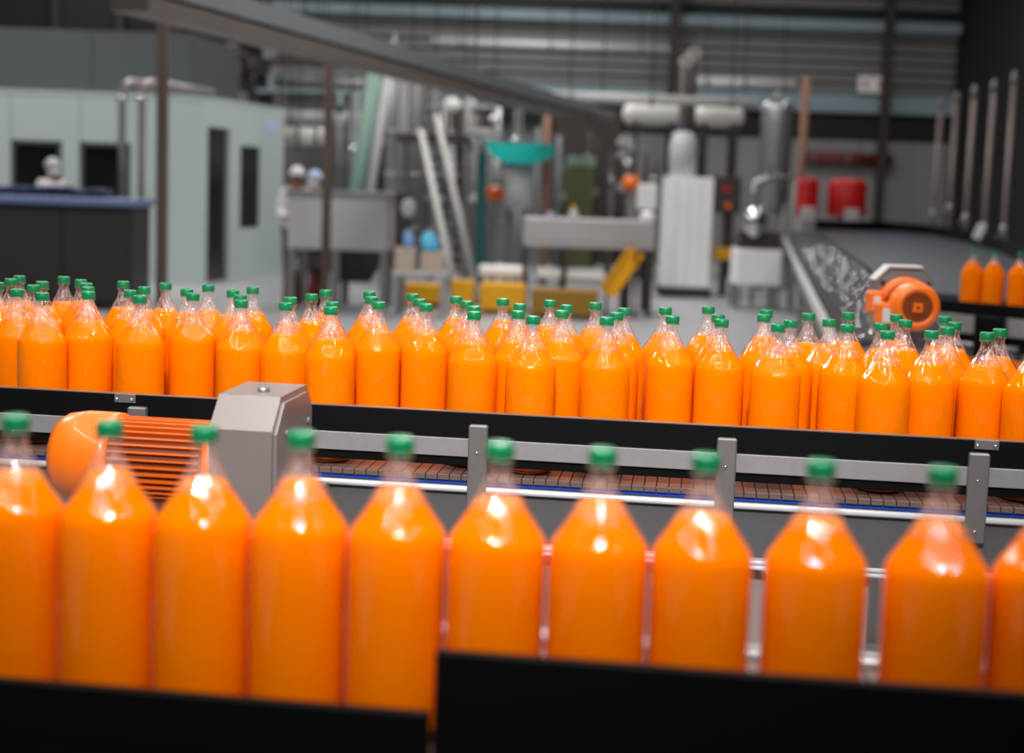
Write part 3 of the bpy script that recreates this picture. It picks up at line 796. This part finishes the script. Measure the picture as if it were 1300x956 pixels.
# process columns and pipes behind hopper
for i, (px, w_, t_, b_, m, Y) in enumerate(((528, 34, 95, 0, 'steel_dull', 24.5), (500, 16, 70, 0, 'steel', 24.0), (553, 10, 110, 0, 'steel_dull', 23.5))):
    a = at(px, t_, Y); r = w_ * Y / F_PX / 2
    t = thing('process_column', ['wide grey process column behind the ladder', 'slim bright steel column left of the wide process column', 'thin grey column beside the ladder top'][i], 'column', (a.x, Y, 0))
    MB().lathe([(r, 0), (r, a.z - r * .5), (r * .8, a.z - r * .2), (r * .3, a.z)], 18).build('shell', m, t)
    for zz in (.8, 1.7, 2.4): MB().lathe([(r * 1.12, zz), (r * 1.12, zz + .05)], 18).build('band', 'steel', t)
    MB().cyl((0, 0, a.z - .02), (0, 0, a.z + .35), r * .3, 8).build('vent', 'steel', t)
def hpipe(x0, y0, x1, y1, Y, r, m, label, Y1=None, sup=True):
    a, b = at(x0, y0, Y), at(x1, y1, Y1 or Y); b.z = a.z
    t = thing('steel_pipe', label, 'pipe', (0, 0, 0))
    MB().cyl(a, b, r, 14).build('pipe', m, t)
    for k in (.12, .5, .88):
        c = a.lerp(b, k); d = (b - a).normalized()
        MB().cyl(c - d * .03, c + d * .03, r * 1.3, 14).build('clamp', 'steel_dull', t)
        if sup: MB().cyl(c, (c.x, c.y, 7.98), .012, 6).build('hanger_rod', 'dark_steel', t)
    return t
hpipe(346, 148, 545, 152, 27, .13, 'light_grey', 'light grey horizontal pipe high behind the hopper')
hpipe(348, 172, 412, 174, 26, .17, 'tank_white', 'short white horizontal pipe above the two people')
hpipe(348, 104, 480, 106, 28, .10, 'steel_dull', 'dull steel horizontal pipe left of the pale green strut')
hpipe(330, 70, 470, 70, 29, .12, 'steel_dull', 'upper dull steel pipe below the overhead beam')
hpipe(540, 112, 640, 116, 27, .09, 'steel_dull', 'dull horizontal pipe above the ladder')
hpipe(692, 122, 962, 127, 24.5, .085, 'light_grey', 'long pale horizontal pipe in front of the white tanks')
hpipe(880, 104, 1010, 108, 31, .12, 'light_grey', 'pale horizontal duct right of the twin vertical ducts')
hpipe(548, 53, 850, 58, 31.5, .10, 'light_grey', 'long thin pale pipe across the cladding boards')

bk = thing('machine_block', 'large grey machine block behind the ladder and hopper', 'machine', (0, 0, 0))
for i, (x0, y0, x1, y1, Y, m) in enumerate(((345, 120, 480, 235, 28.5, 'steel_dull'), (480, 130, 620, 260, 28.8, 'dark_steel'), (620, 150, 700, 240, 29.5, 'beam_grey'), (700, 140, 790, 270, 29.8, 'dark_steel'), (600, 118, 690, 150, 29, 'dark_void'))):
    a, b, c, d = rect(x0, y0, x1, y1, Y)
    if i == 9: pass
    box(a, b, Y, Y + 1.0, 0 if i < 4 else c, d, c=.02).build('block', m, bk)
ba = at(388, 62, 25.5); bb = thing('orange_beacon', 'orange round beacon hanging under the overhead beam at left', 'lamp', ba)
MB().lathe([(.10, -.16), (.17, -.10), (.17, .06), (.10, .16)], 14).build('lens', 'orange_paint', bb)
MB().cyl((0, 0, .15), (0, 0, 7.98 - ba.z), .02, 6).build('hanger_rod', 'dark_steel', bb)
lp = at(583, 134, 23.5)
t = thing('wall_lamp', 'pair of bright round white fittings right of the ladder top', 'lamp', lp)
MB().ball((-.12, 0, 0), .17, .12, .12).build('bulb_cover', 'tank_white', t); MB().ball((.18, 0, 0), .13, .1, .11).build('bulb_cover', 'light_grey', t)
MB().cyl((0, .1, 0), (0, 1.7, 0), .03, 8).build('bracket', 'dark_steel', t)

# ladder
YL = 19.0
ld = thing('ladder', 'steep light grey steel ladder with dark rungs in the middle background', 'ladder', (0, 0, 0))
lt, lb = at(533, 168, YL + 2), at(580, 366, YL); rt_, rb = at(553, 150, YL + 2), at(607, 366, YL)
lb.z = max(0, 0); rb.z = 0
for a, b in ((lb, lt), (rb, rt_)):   # stringers
    d = (b - a); q = d.to_track_quat('Z', 'Y').to_matrix().to_4x4(); q.translation = a
    MB().box(-.045, .045, -.07, .07, 0, d.length, mtx=q).build('stringer', 'steel_dull', ld)
for k in range(1, 14):
    u = k / 14; a, b = lb.lerp(lt, u), rb.lerp(rt_, u); b.z = a.z
    MB().box(a.x, b.x, a.y - .06, a.y + .06, a.z - .06, a.z - .02).build('rung', 'dark_teal' if k > 5 else 'steel_dull', ld)
pf = thing('platform', 'small steel platform at the head of the ladder', 'platform', (0, 0, 0))
a, b = lt, rt_
box(a.x - .35, b.x + .5, YL + 2.1, YL + 3.2, lt.z - .12, lt.z - .02).build('deck', 'dark_steel', pf)
for xx in (a.x - .3, b.x + .45):
    for yy in (YL + 2.15, YL + 3.15): MB().cyl((xx, yy, 0), (xx, yy, lt.z + .9), .03, 8).build('post', 'steel_dull', pf)

# low bench with beige cartons and blue sacks
YW = 16.6
x0, x1, z0, z1 = rect(497, 346, 566, 358, YW)
bn = thing('bench', 'low steel bench carrying beige cartons, beside the ladder', 'table', ((x0 + x1) / 2, YW, 0)); hw = (x1 - x0) / 2
bz = z1
box(-hw, hw, 0, .5, bz - .05, bz, c=.005).build('top', 'light_grey', bn)
for sx in (-hw + .03, hw - .03):
    for yy in (.03, .47): box(sx - .03, sx + .03, yy - .03, yy + .03, 0, bz - .05).build('leg', 'steel', bn)
CT = []
for i, (x0, y0, x1, y1) in enumerate(((500, 318, 527, 346), (533, 322, 563, 346))):
    a, b, c, d = rect(x0, y0, x1, y1, YW); CT.append(bz + d - c + .003)
    t = tag(box(-(b - a) / 2, (b - a) / 2, 0.03, .35, 0, d - c, c=.008).build('carton', 'beige', None, ((a + b) / 2, YW, bz)), ['left beige carton on the low bench', 'right beige carton on the low bench'][i], 'box')
    box(-.02, .02, .03 - .003, .34, d - c, d - c + .002).build('tape', 'light_grey', t)
for i, (px, py, rx, rz_, m) in enumerate(((518, 303, .062, .105, 'pale_blue'), (544, 312, .105, .115, 'sky_blue'))):
    a = at(px, py, YW + .2); base = CT[i]
    mb = MB()
    prof = [(rx * k, zz) for k, zz in ((.7, 0), (1.0, rz_ * .25), (1.0, rz_ * .7), (.85, rz_ * 1.3), (.6, rz_ * 1.7), (.5, rz_ * 1.85), (.2, rz_ * 2))]
    mb.lathe(prof, 14, None, True, lambda r, z, t: r * (1 + .14 * math.sin(3 * t + z * 14) + .10 * math.sin(5 * t - z * 31) + (.16 - z) * 1.1 * math.cos(t)))
    tag(mb.build('plastic_sack', m, None, (a.x, YW + .2, base)), ['pale blue sack on the left beige carton', 'bright sky blue sack on the right beige carton'][i], 'bag')

# yellow machine bases
for i, (x0, y0, x1, y1, Y) in enumerate(((514, 362, 562, 378, 18.2), (572, 357, 602, 384, 17.8), (609, 361, 668, 388, 17.6), (674, 370, 760, 392, 17.2))):
    a, b, c, d = rect(x0, y0, x1, y1, Y)
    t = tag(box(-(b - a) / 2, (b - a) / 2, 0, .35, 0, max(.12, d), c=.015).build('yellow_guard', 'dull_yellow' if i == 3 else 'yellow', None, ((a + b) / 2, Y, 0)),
            ['yellow floor guard under the low bench', 'yellow floor guard at the ladder foot', 'widest bright yellow floor guard right of the ladder', 'dull yellow floor guard below the packing table'][i], 'guard')
    box(-(b - a) / 2 + .03, (b - a) / 2 - .03, -.01, 0, .02, .06).build('kick_plate', 'dark_steel', t)

# packing table in the middle
YT = 18.0
x0, x1, z0, z1 = rect(664, 282, 832, 312, YT)
pt = thing('packing_table', 'long grey steel packing table with lower shelf in the middle background', 'table', ((x0 + x1) / 2, YT, 0)); hw = (x1 - x0) / 2
box(-hw, hw, 0, .9, z0 + .06, z1, c=.01).build('top', 'hopper_steel', pt)
box(-hw, hw, -.01, 0, z0, z0 + .06).build('front_lip', 'hopper_steel', pt)
for sx in (-hw + .04, -.3, .62 * hw, hw - .04):
    for yy in (.05, .85): box(sx - .035, sx + .035, yy - .035, yy + .035, 0, z0 + .06).build('leg', 'dark_steel', pt)
sz = at(700, 345, YT).z
for (u0, u1) in ((-hw - .55, -hw + .12), (-hw + .2, -hw + 1.05)):
    box(u0, u1, .1, .8, sz - .09, sz + .02, c=.01).build('lower_tray', 'white_paint', pt)
a, b = at(808, 318, YT - .3), at(770, 372, YT - .3)
ch = thing('yellow_chute', 'yellow slanted chute under the right end of the packing table', 'chute', (0, 0, 0))
q = (a - b).to_track_quat('Z', 'Y').to_matrix().to_4x4(); q.translation = b
MB().box(-.02, .02, -.09, .09, 0, (a - b).length, mtx=q).build('chute_pan', 'yellow', ch)
MB().box(-.08, .02, -.11, -.09, 0, (a - b).length, mtx=q).build('side', 'yellow', ch)
MB().box(-.08, .02, .09, .11, 0, (a - b).length, mtx=q).build('side', 'yellow', ch)
for c in (a, b): box(c.x - .02, c.x + .02, c.y - .02, c.y + .02, 0, c.z).build('leg', 'dark_steel', ch)
for i, (px, top, w_, m, lab) in enumerate(((699, 274, 17, 'cloth_blue', 'pale blue jug on the packing table'), (728, 266, 12, 'light_grey', 'tall grey canister on the packing table'), (822, 268, 20, 'white_paint', 'white bucket at the right end of the packing table'))):
    a = at(px, 285, YT + .3); h = at(px, top, YT + .3).z - z1; r = w_ * YT / F_PX / 2
    t = thing('container', lab, 'container', (a.x, YT + .3, z1))
    MB().lathe([(r * .85, 0), (r, .03), (r, h * .7), (r * .7, h * .85), (r * .35, h)], 16).build('shell', m, t)
    MB().lathe([(r * .4, h), (r * .4, h + .05)], 12).build('lid', 'yellow' if i == 1 else 'light_grey', t)

# teal hood with grey vessel
YV = 23.0
x0, x1, z0, z1 = rect(640, 203, 677, 262, YV)
vs = thing('mixing_vessel', 'grey cylindrical vessel under a bright teal hood', 'tank', ((x0 + x1) / 2, YV, 0)); r = (x1 - x0) / 2
MB().lathe([(r * .3, z0 - .12), (r, z0 + .05), (r, z1)], 20).build('shell', 'light_grey', vs)
for k in range(3):
    t_ = 2 * PI * k / 3 + .5; MB().cyl((r * .8 * math.cos(t_), r * .8 * math.sin(t_), 0), (r * .8 * math.cos(t_), r * .8 * math.sin(t_), z0 + .1), .035, 8).build('leg', 'steel_dull', vs)
hx0, hx1, hz0, hz1 = rect(614, 184, 704, 206, YV)
cxv = (x0 + x1) / 2
MB().prism([(hx0 - cxv, hz1), (hx1 - cxv, hz1), (hx1 - cxv - .05, hz0 + .1), (r, hz0), (-r, hz0), (hx0 - cxv + .12, hz0 + .12)], -.35, .35, 'y').build('hood', 'teal', vs)
box(hx0 - cxv - .1, hx0 - cxv + .06, -.1, .1, 0, hz0 + .15).build('post', 'dark_teal', vs)
x0, x1, z0, z1 = rect(718, 198, 756, 266, 25)
op = tag(box(-(x1 - x0) / 2, (x1 - x0) / 2, 0, .3, 0, z1, c=.02).build('olive_panel', 'olive', None, ((x0 + x1) / 2, 25, 0)), 'olive green cabinet behind the packing table', 'cabinet')
box(-(x1 - x0) / 2, (x1 - x0) / 2, -.01, 0, z1 - .18, z1).build('top_band', 'pale_green', op)
ps = at(697, 124, 23.5); t = tag(MB().cyl((0, 0, 0), (0, 0, ps.z), .07, 10).build('rust_post', 'rust', None, (ps.x, 23.5, 0)), 'rusty brown post carrying the left end of the long pale pipe', 'post')
for i, (px, py, m, Y) in enumerate(((628, 246, 'orange_paint', 23.5), (801, 233, 'orange_paint', 24.0))):
    a = at(px, py, Y)
    t = thing('pump_motor', ['small orange pump motor left of the grey vessel', 'small orange pump motor behind the white lamp box'][i], 'motor', (a.x, Y, 0))
    MB().ball((0, 0, a.z), .17, .2, .14).build('casing', m, t); box(-.05, .05, -.05, .05, 0, a.z - .1).build('stand', 'steel_dull', t)
a, b, c, d = rect(810, 234, 835, 266, 21)
t = thing('white_box', 'small white box on a slim post left of the white cabinet', 'box', ((a + b) / 2, 21, 0))
box(-(b - a) / 2, (b - a) / 2, 0, .25, c, d, c=.02).build('enclosure', 'white_paint', t); MB().cyl((0, .12, 0), (0, .12, c), .03, 8).build('post', 'dark_steel', t)

# white cabinet with machine head and twin ducts
YK = 21.5
a, b, c, d = rect(841, 226, 907, 364, YK)
wc = thing('white_cabinet', 'tall white ribbed cabinet on a dark base in the right middle', 'cabinet', ((a + b) / 2, YK, 0)); hw = (b - a) / 2
for k in range(4): box(-hw + k * hw / 2 + .004, -hw + (k + 1) * hw / 2 - .004, 0, .03, c, d, c=.008).build('panel', 'white_paint', wc)
box(-hw, hw, .03, .7, c, d).build('body', 'white_paint', wc)
box(-hw - .03, hw + .03, -.03, .73, .04, c, c=.01).build('base', 'dark_steel', wc)
for sx in (-hw, hw): box(sx - .04, sx + .04, .3, .4, 0, .04).build('foot', 'dark_void', wc)
e0, e1, e2, e3 = rect(850, 170, 886, 226, YK + .2)
hw2 = (e1 - e0) / 2; ccx = (e0 + e1) / 2 - (a + b) / 2
MB().lathe([(hw2 * 1.05, d), (hw2 * 1.05, d + .45), (hw2 * .8, e3), (hw2 * .4, e3 + .05)], 18, Matrix.Translation((ccx, .35, 0))).build('filter_head', 'light_grey', wc)
MB().lathe([(hw2 * .55, e3), (hw2 * .55, e3 + .1)], 14, Matrix.Translation((ccx, .35, 0))).build('blue_ring', 'navy', wc)
for i, (px, py) in enumerate(((871, 78), (881, 68))):
    q = at(px, py, 25.5 + i * .4)
    t = thing('vertical_duct', ['left of the twin grey vertical ducts with round mouth above the white cabinet', 'right of the twin grey vertical ducts with round mouth above the white cabinet'][i], 'duct', (q.x, q.y, 0))
    MB().cyl((0, 0, 0), (0, 0, q.z), .085, 12).build('duct', 'dark_steel', t)
    MB().cyl((0, -.12, q.z), (0, .1, q.z), .11, 16).build('mouth', 'light_grey', t)
    MB().cyl((0, -.13, q.z), (0, -.121, q.z), .06, 12).build('mouth_inner', 'rust', t)

# white horizontal tanks
for i, (x0, x1, y0, y1) in enumerate(((790, 868, 131, 160), (880, 945, 134, 162))):
    a, b, c, d = rect(x0, y0, x1, y1, 27.5); r = (d - c) / 2; L_ = b - a
    t = thing('horizontal_tank', ['left white horizontal tank under the long pale pipe', 'right white horizontal tank under the long pale pipe'][i], 'tank', ((a + b) / 2, 27.5, 0))
    mt = Matrix.Translation((-L_ / 2, 0, (c + d) / 2)) @ Matrix.Rotation(PI / 2, 4, 'Y')
    MB().lathe([(r * .3, 0), (r * .8, .06), (r, .18), (r, L_ - .18), (r * .8, L_ - .06), (r * .3, L_)], 22, mt).build('shell', 'tank_white', t)
    for sx in (-L_ * .3, L_ * .3): box(sx - .06, sx + .06, -.25, .25, 0, c + .08).build('saddle', 'dark_steel', t)

# vertical steel tank with frame
YS = 24.0
a, b, c, d = rect(961, 127, 1008, 262, YS); r = (b - a) / 2
vt = thing('vertical_tank', 'tall domed stainless steel tank right of the white cabinet', 'tank', ((a + b) / 2, YS, 0))
MB().lathe([(r * .2, c - .1), (r, c + .08), (r, d - .16), (r * .93, d - .06), (r * .5, d - .01), (r * .12, d)], 28).build('shell', 'steel', vt)
MB().lathe([(.05, d - .01), (.05, d + .12)], 10).build('nozzle', 'steel', vt)
for k in range(4):
    t_ = PI / 4 + PI / 2 * k; MB().cyl((r * .85 * math.cos(t_), r * .85 * math.sin(t_), 0), (r * .85 * math.cos(t_), r * .85 * math.sin(t_), c + .1), .04, 8).build('leg', 'steel_dull', vt)
for zz in (c + .35, d - .4): MB().lathe([(r * 1.01, zz), (r * 1.01, zz + .02)], 28).build('seam', 'steel_dull', vt)
YP = 19.5
a, b, c, d = rect(934, 318, 994, 362, YP)
pm_ = thing('pump_skid', 'pump skid with white tray and silver pump head in front of the vertical tank', 'machine', ((a + b) / 2, YP, 0)); hw = (b - a) / 2
box(-hw, hw, 0, .6, c, d, c=.02).build('tray', 'white_paint', pm_)
for sx in (-hw + .04, hw - .04):
    for yy in (.04, .56): box(sx - .03, sx + .03, yy - .03, yy + .03, 0, c).build('leg', 'steel_dull', pm_)
box(-hw + .02, hw - .02, .05, .55, d, d + .25, c=.02).build('motor_block', 'dark_steel', pm_)
MB().ball((-.1, .0, d + .38), .16, .16, .22).build('pump_head', 'chrome', pm_)
MB().tube([(-.1, .1, d + .5), (-.1, .1, d + .9), (.2, .1, d + 1.0), (.28, .1, d + 1.0)], .04, 10).build('hose', 'steel', pm_)
tb = thing('pipe_frame', 'thin steel pipe frame in front of the vertical tank', 'frame', (0, 0, 0))
p1, p2 = at(962, 226, 20.5), at(1010, 226, 20.5)
for q in (p1, p2): MB().cyl((q.x, q.y, 0), (q.x, q.y, q.z), .03, 8).build('post', 'steel_dull', tb)
MB().cyl(p1, p2, .03, 8).build('rail', 'steel_dull', tb)
for i, (x0, y0, x1, y1, Y, m, lab) in enumerate(((908, 225, 942, 270, 23, 'dark_steel', 'dark control unit with red buttons between white cabinet and steel tank'), (908, 316, 932, 342, 22, 'yellow', 'small yellow guard right of the white cabinet'))):
    a, b, c, d = rect(x0, y0, x1, y1, Y)
    t = thing('control_unit' if i == 0 else 'yellow_guard', lab, 'box' if i == 0 else 'guard', ((a + b) / 2, Y, 0))
    box(-(b - a) / 2, (b - a) / 2, 0, .3, c if i == 0 else c + .15, d, c=.01).build('enclosure', m, t)
    box(-.05, .05, .1, .2, 0, c + .16).build('post', 'dark_steel', t)
    if i == 0:
        for px, zz in ((-.04, d - .2), (0, c + .12)): MB().cyl((px, -.02, zz), (px, 0, zz), .05, 10).build('button', 'red_paint' if zz > c + .2 else 'orange_paint', t)
pl = at(1024, 98, 27); tag(MB().cyl((0, 0, 0), (0, 0, pl.z), .075, 10).build('thin_post', 'rust', None, (pl.x, 27, 0)), 'tall thin brownish post right of the vertical tank', 'post')
hpipe(1018, 200, 1132, 205, 33.74, .15, 'dark_red', 'dark red horizontal pipe on the back wall at right', sup=False)

# red drums / motors at the head of the table
YRD = 25.6
for i, (x0, x1, y0, y1) in enumerate(((1006, 1040, 226, 272), (1050, 1101, 228, 274))):
    a, b, c, d = rect(x0, y0, x1, y1, YRD); r = (b - a) / 2
    t = thing('red_motor', ['left smaller red motor drum at the head of the roller table', 'right larger red motor drum at the head of the roller table'][i], 'motor', ((a + b) / 2, YRD, 0))
    mt = Matrix.Translation((0, 0, (c + d) / 2 + .03)) @ Matrix.Rotation(PI / 2, 4, 'X'); rr = (d - c) / 2
    MB().lathe([(r * .97, c), (r, c + .05), (r, d - .08), (r * .9, d - .02), (r * .4, d)], 24).build('drum', 'red_paint', t)
    for zz in (c + .12, d - .16): MB().lathe([(r * 1.03, zz), (r * 1.03, zz + .03)], 24).build('band', 'red_paint', t)
    box(-.12, .12, -r - .12, -r + .02, max(0, c - .12), c + .14, c=.02).build('bracket', 'light_grey', t)
    box(-.14, .14, -.14, .14, 0, c).build('pedestal', 'light_grey', t)

# vertical pipes at right
for i, (px, top, bot, Y) in enumerate(((1195, 132, 274, 25.0), (1215, 124, 266, 24.2), (1237, 116, 280, 22.0), (1262, 110, 292, 19.6), (1288, 100, 296, 17.4))):
    a, b = at(px, top, Y), at(px, bot, Y)
    t = thing('vertical_pipe', 'upright steel pipe at the right edge, %s from the left of five' % ORD[i], 'pipe', (a.x, Y, 0), 0, 'five upright pipes at right')
    r = 3.3 * Y / F_PX
    MB().cyl((0, 0, 0), (0, 0, a.z), r, 12).build('pipe', 'pipe_brown', t)
    MB().lathe([(r * 1.3, a.z - .08), (r * 1.3, a.z + .02), (r * .5, a.z + .10)], 12).build('pipe_cap', 'steel_dull', t)
    MB().lathe([(r * 1.1, b.z - .10), (r * 1.4, b.z - .05), (r * 1.4, b.z + .05), (r * 1.1, b.z + .10)], 12).build('valve', 'steel', t)
    MB().cyl((0, 0, b.z), (-.14, -.1, b.z - .05), r * .45, 8).build('valve_handle', 'steel_dull', t)
a = at(1243, 294, 17.0)
t = thing('white_tag', 'small tilted white tag hanging below the upright pipes', 'tag', a, 0)
MB().box(-.05, .05, -.004, .004, -.09, .09, mtx=Matrix.Rotation(.35, 4, 'Y')).build('plate', 'white_paint', t)
MB().cyl((0, 0, .05), (0.02, .05, .6), .006, 6).build('cord', 'dark_steel', t)

# dense process skid behind the hopper and ladder: uprights, cross pipes and valves
rs = random.Random(3)
sk = thing('process_skid', 'tangle of thin grey process pipes and valves behind the hopper and ladder', 'machine', (0, 0, 0))
for k in range(34):
    px = rs.uniform(424, 700); Y = rs.uniform(24.8, 28.0)
    if 455 < px < 492 or (px > 690) or abs(Y - 27) < .25: continue
    a = at(px, rs.choice((100, 120, 140, 160, 180)) + rs.uniform(-8, 8), Y)
    MB().cyl((a.x, Y, 0), (a.x, Y, a.z), rs.choice((.025, .035, .05, .07)), 8).build('upright_pipe', rs.choice(('steel', 'steel_dull', 'beam_grey', 'dark_steel')), sk)
    if rs.random() < .6: MB().ball((a.x, Y - .06, a.z - rs.uniform(.1, 1.2)), .09, .09, .09, 10, 7).build('valve', rs.choice(('steel', 'light_grey', 'chrome', 'dark_teal')), sk)
for k in range(12):
    x0 = rs.uniform(424, 600); Y = rs.uniform(24.9, 28); y = rs.uniform(125, 300)
    Y = 27.5 if abs(Y - 27) < .3 else Y; a, b = at(x0, y, Y), at(x0 + rs.uniform(40, 100), y, Y); b.z = a.z
    MB().cyl(a, b, rs.choice((.03, .05, .06)), 8).build('cross_pipe', rs.choice(('steel', 'steel_dull', 'light_grey')), sk)
sk2 = thing('process_skid', 'cluster of thin dark pipes and valves behind the packing table and white cabinet', 'machine', (0, 0, 0))
for k in range(26):
    px = rs.uniform(705, 835); Y = rs.uniform(25.6, 26.8)
    a = at(px, rs.uniform(165, 235), Y)
    MB().cyl((a.x, Y, 0), (a.x, Y, a.z), rs.choice((.03, .05, .08)), 8).build('upright_pipe', rs.choice(('steel_dull', 'beam_grey', 'dark_steel', 'dark_steel')), sk2)
    if rs.random() < .6: MB().ball((a.x, Y - .06, a.z - rs.uniform(.0, .9)), .10, .10, .10, 10, 7).build('valve', rs.choice(('steel', 'light_grey', 'chrome')), sk2)
# dark cable cluster above the cabin roof
dcl = thing('cable_cluster', 'dark tangle of cables and boxes hanging right of the grey housing', 'cables', (0, 0, 0))
for k in range(14):
    px = rs.uniform(303, 345); y = rs.uniform(58, 128); Y = 26.2 + rs.uniform(0, .4)
    a = at(px, y, Y)
    MB().cyl((a.x, Y, a.z), (a.x, Y, 7.98), .03, 6).build('cable', 'dark_steel', dcl)
    MB().box(a.x - .12, a.x + .12, Y - .1, Y + .1, a.z - .12, a.z + .12, c=.02).build('junction_box', rs.choice(('dark_steel', 'dark_wall', 'steel_dull')), dcl)
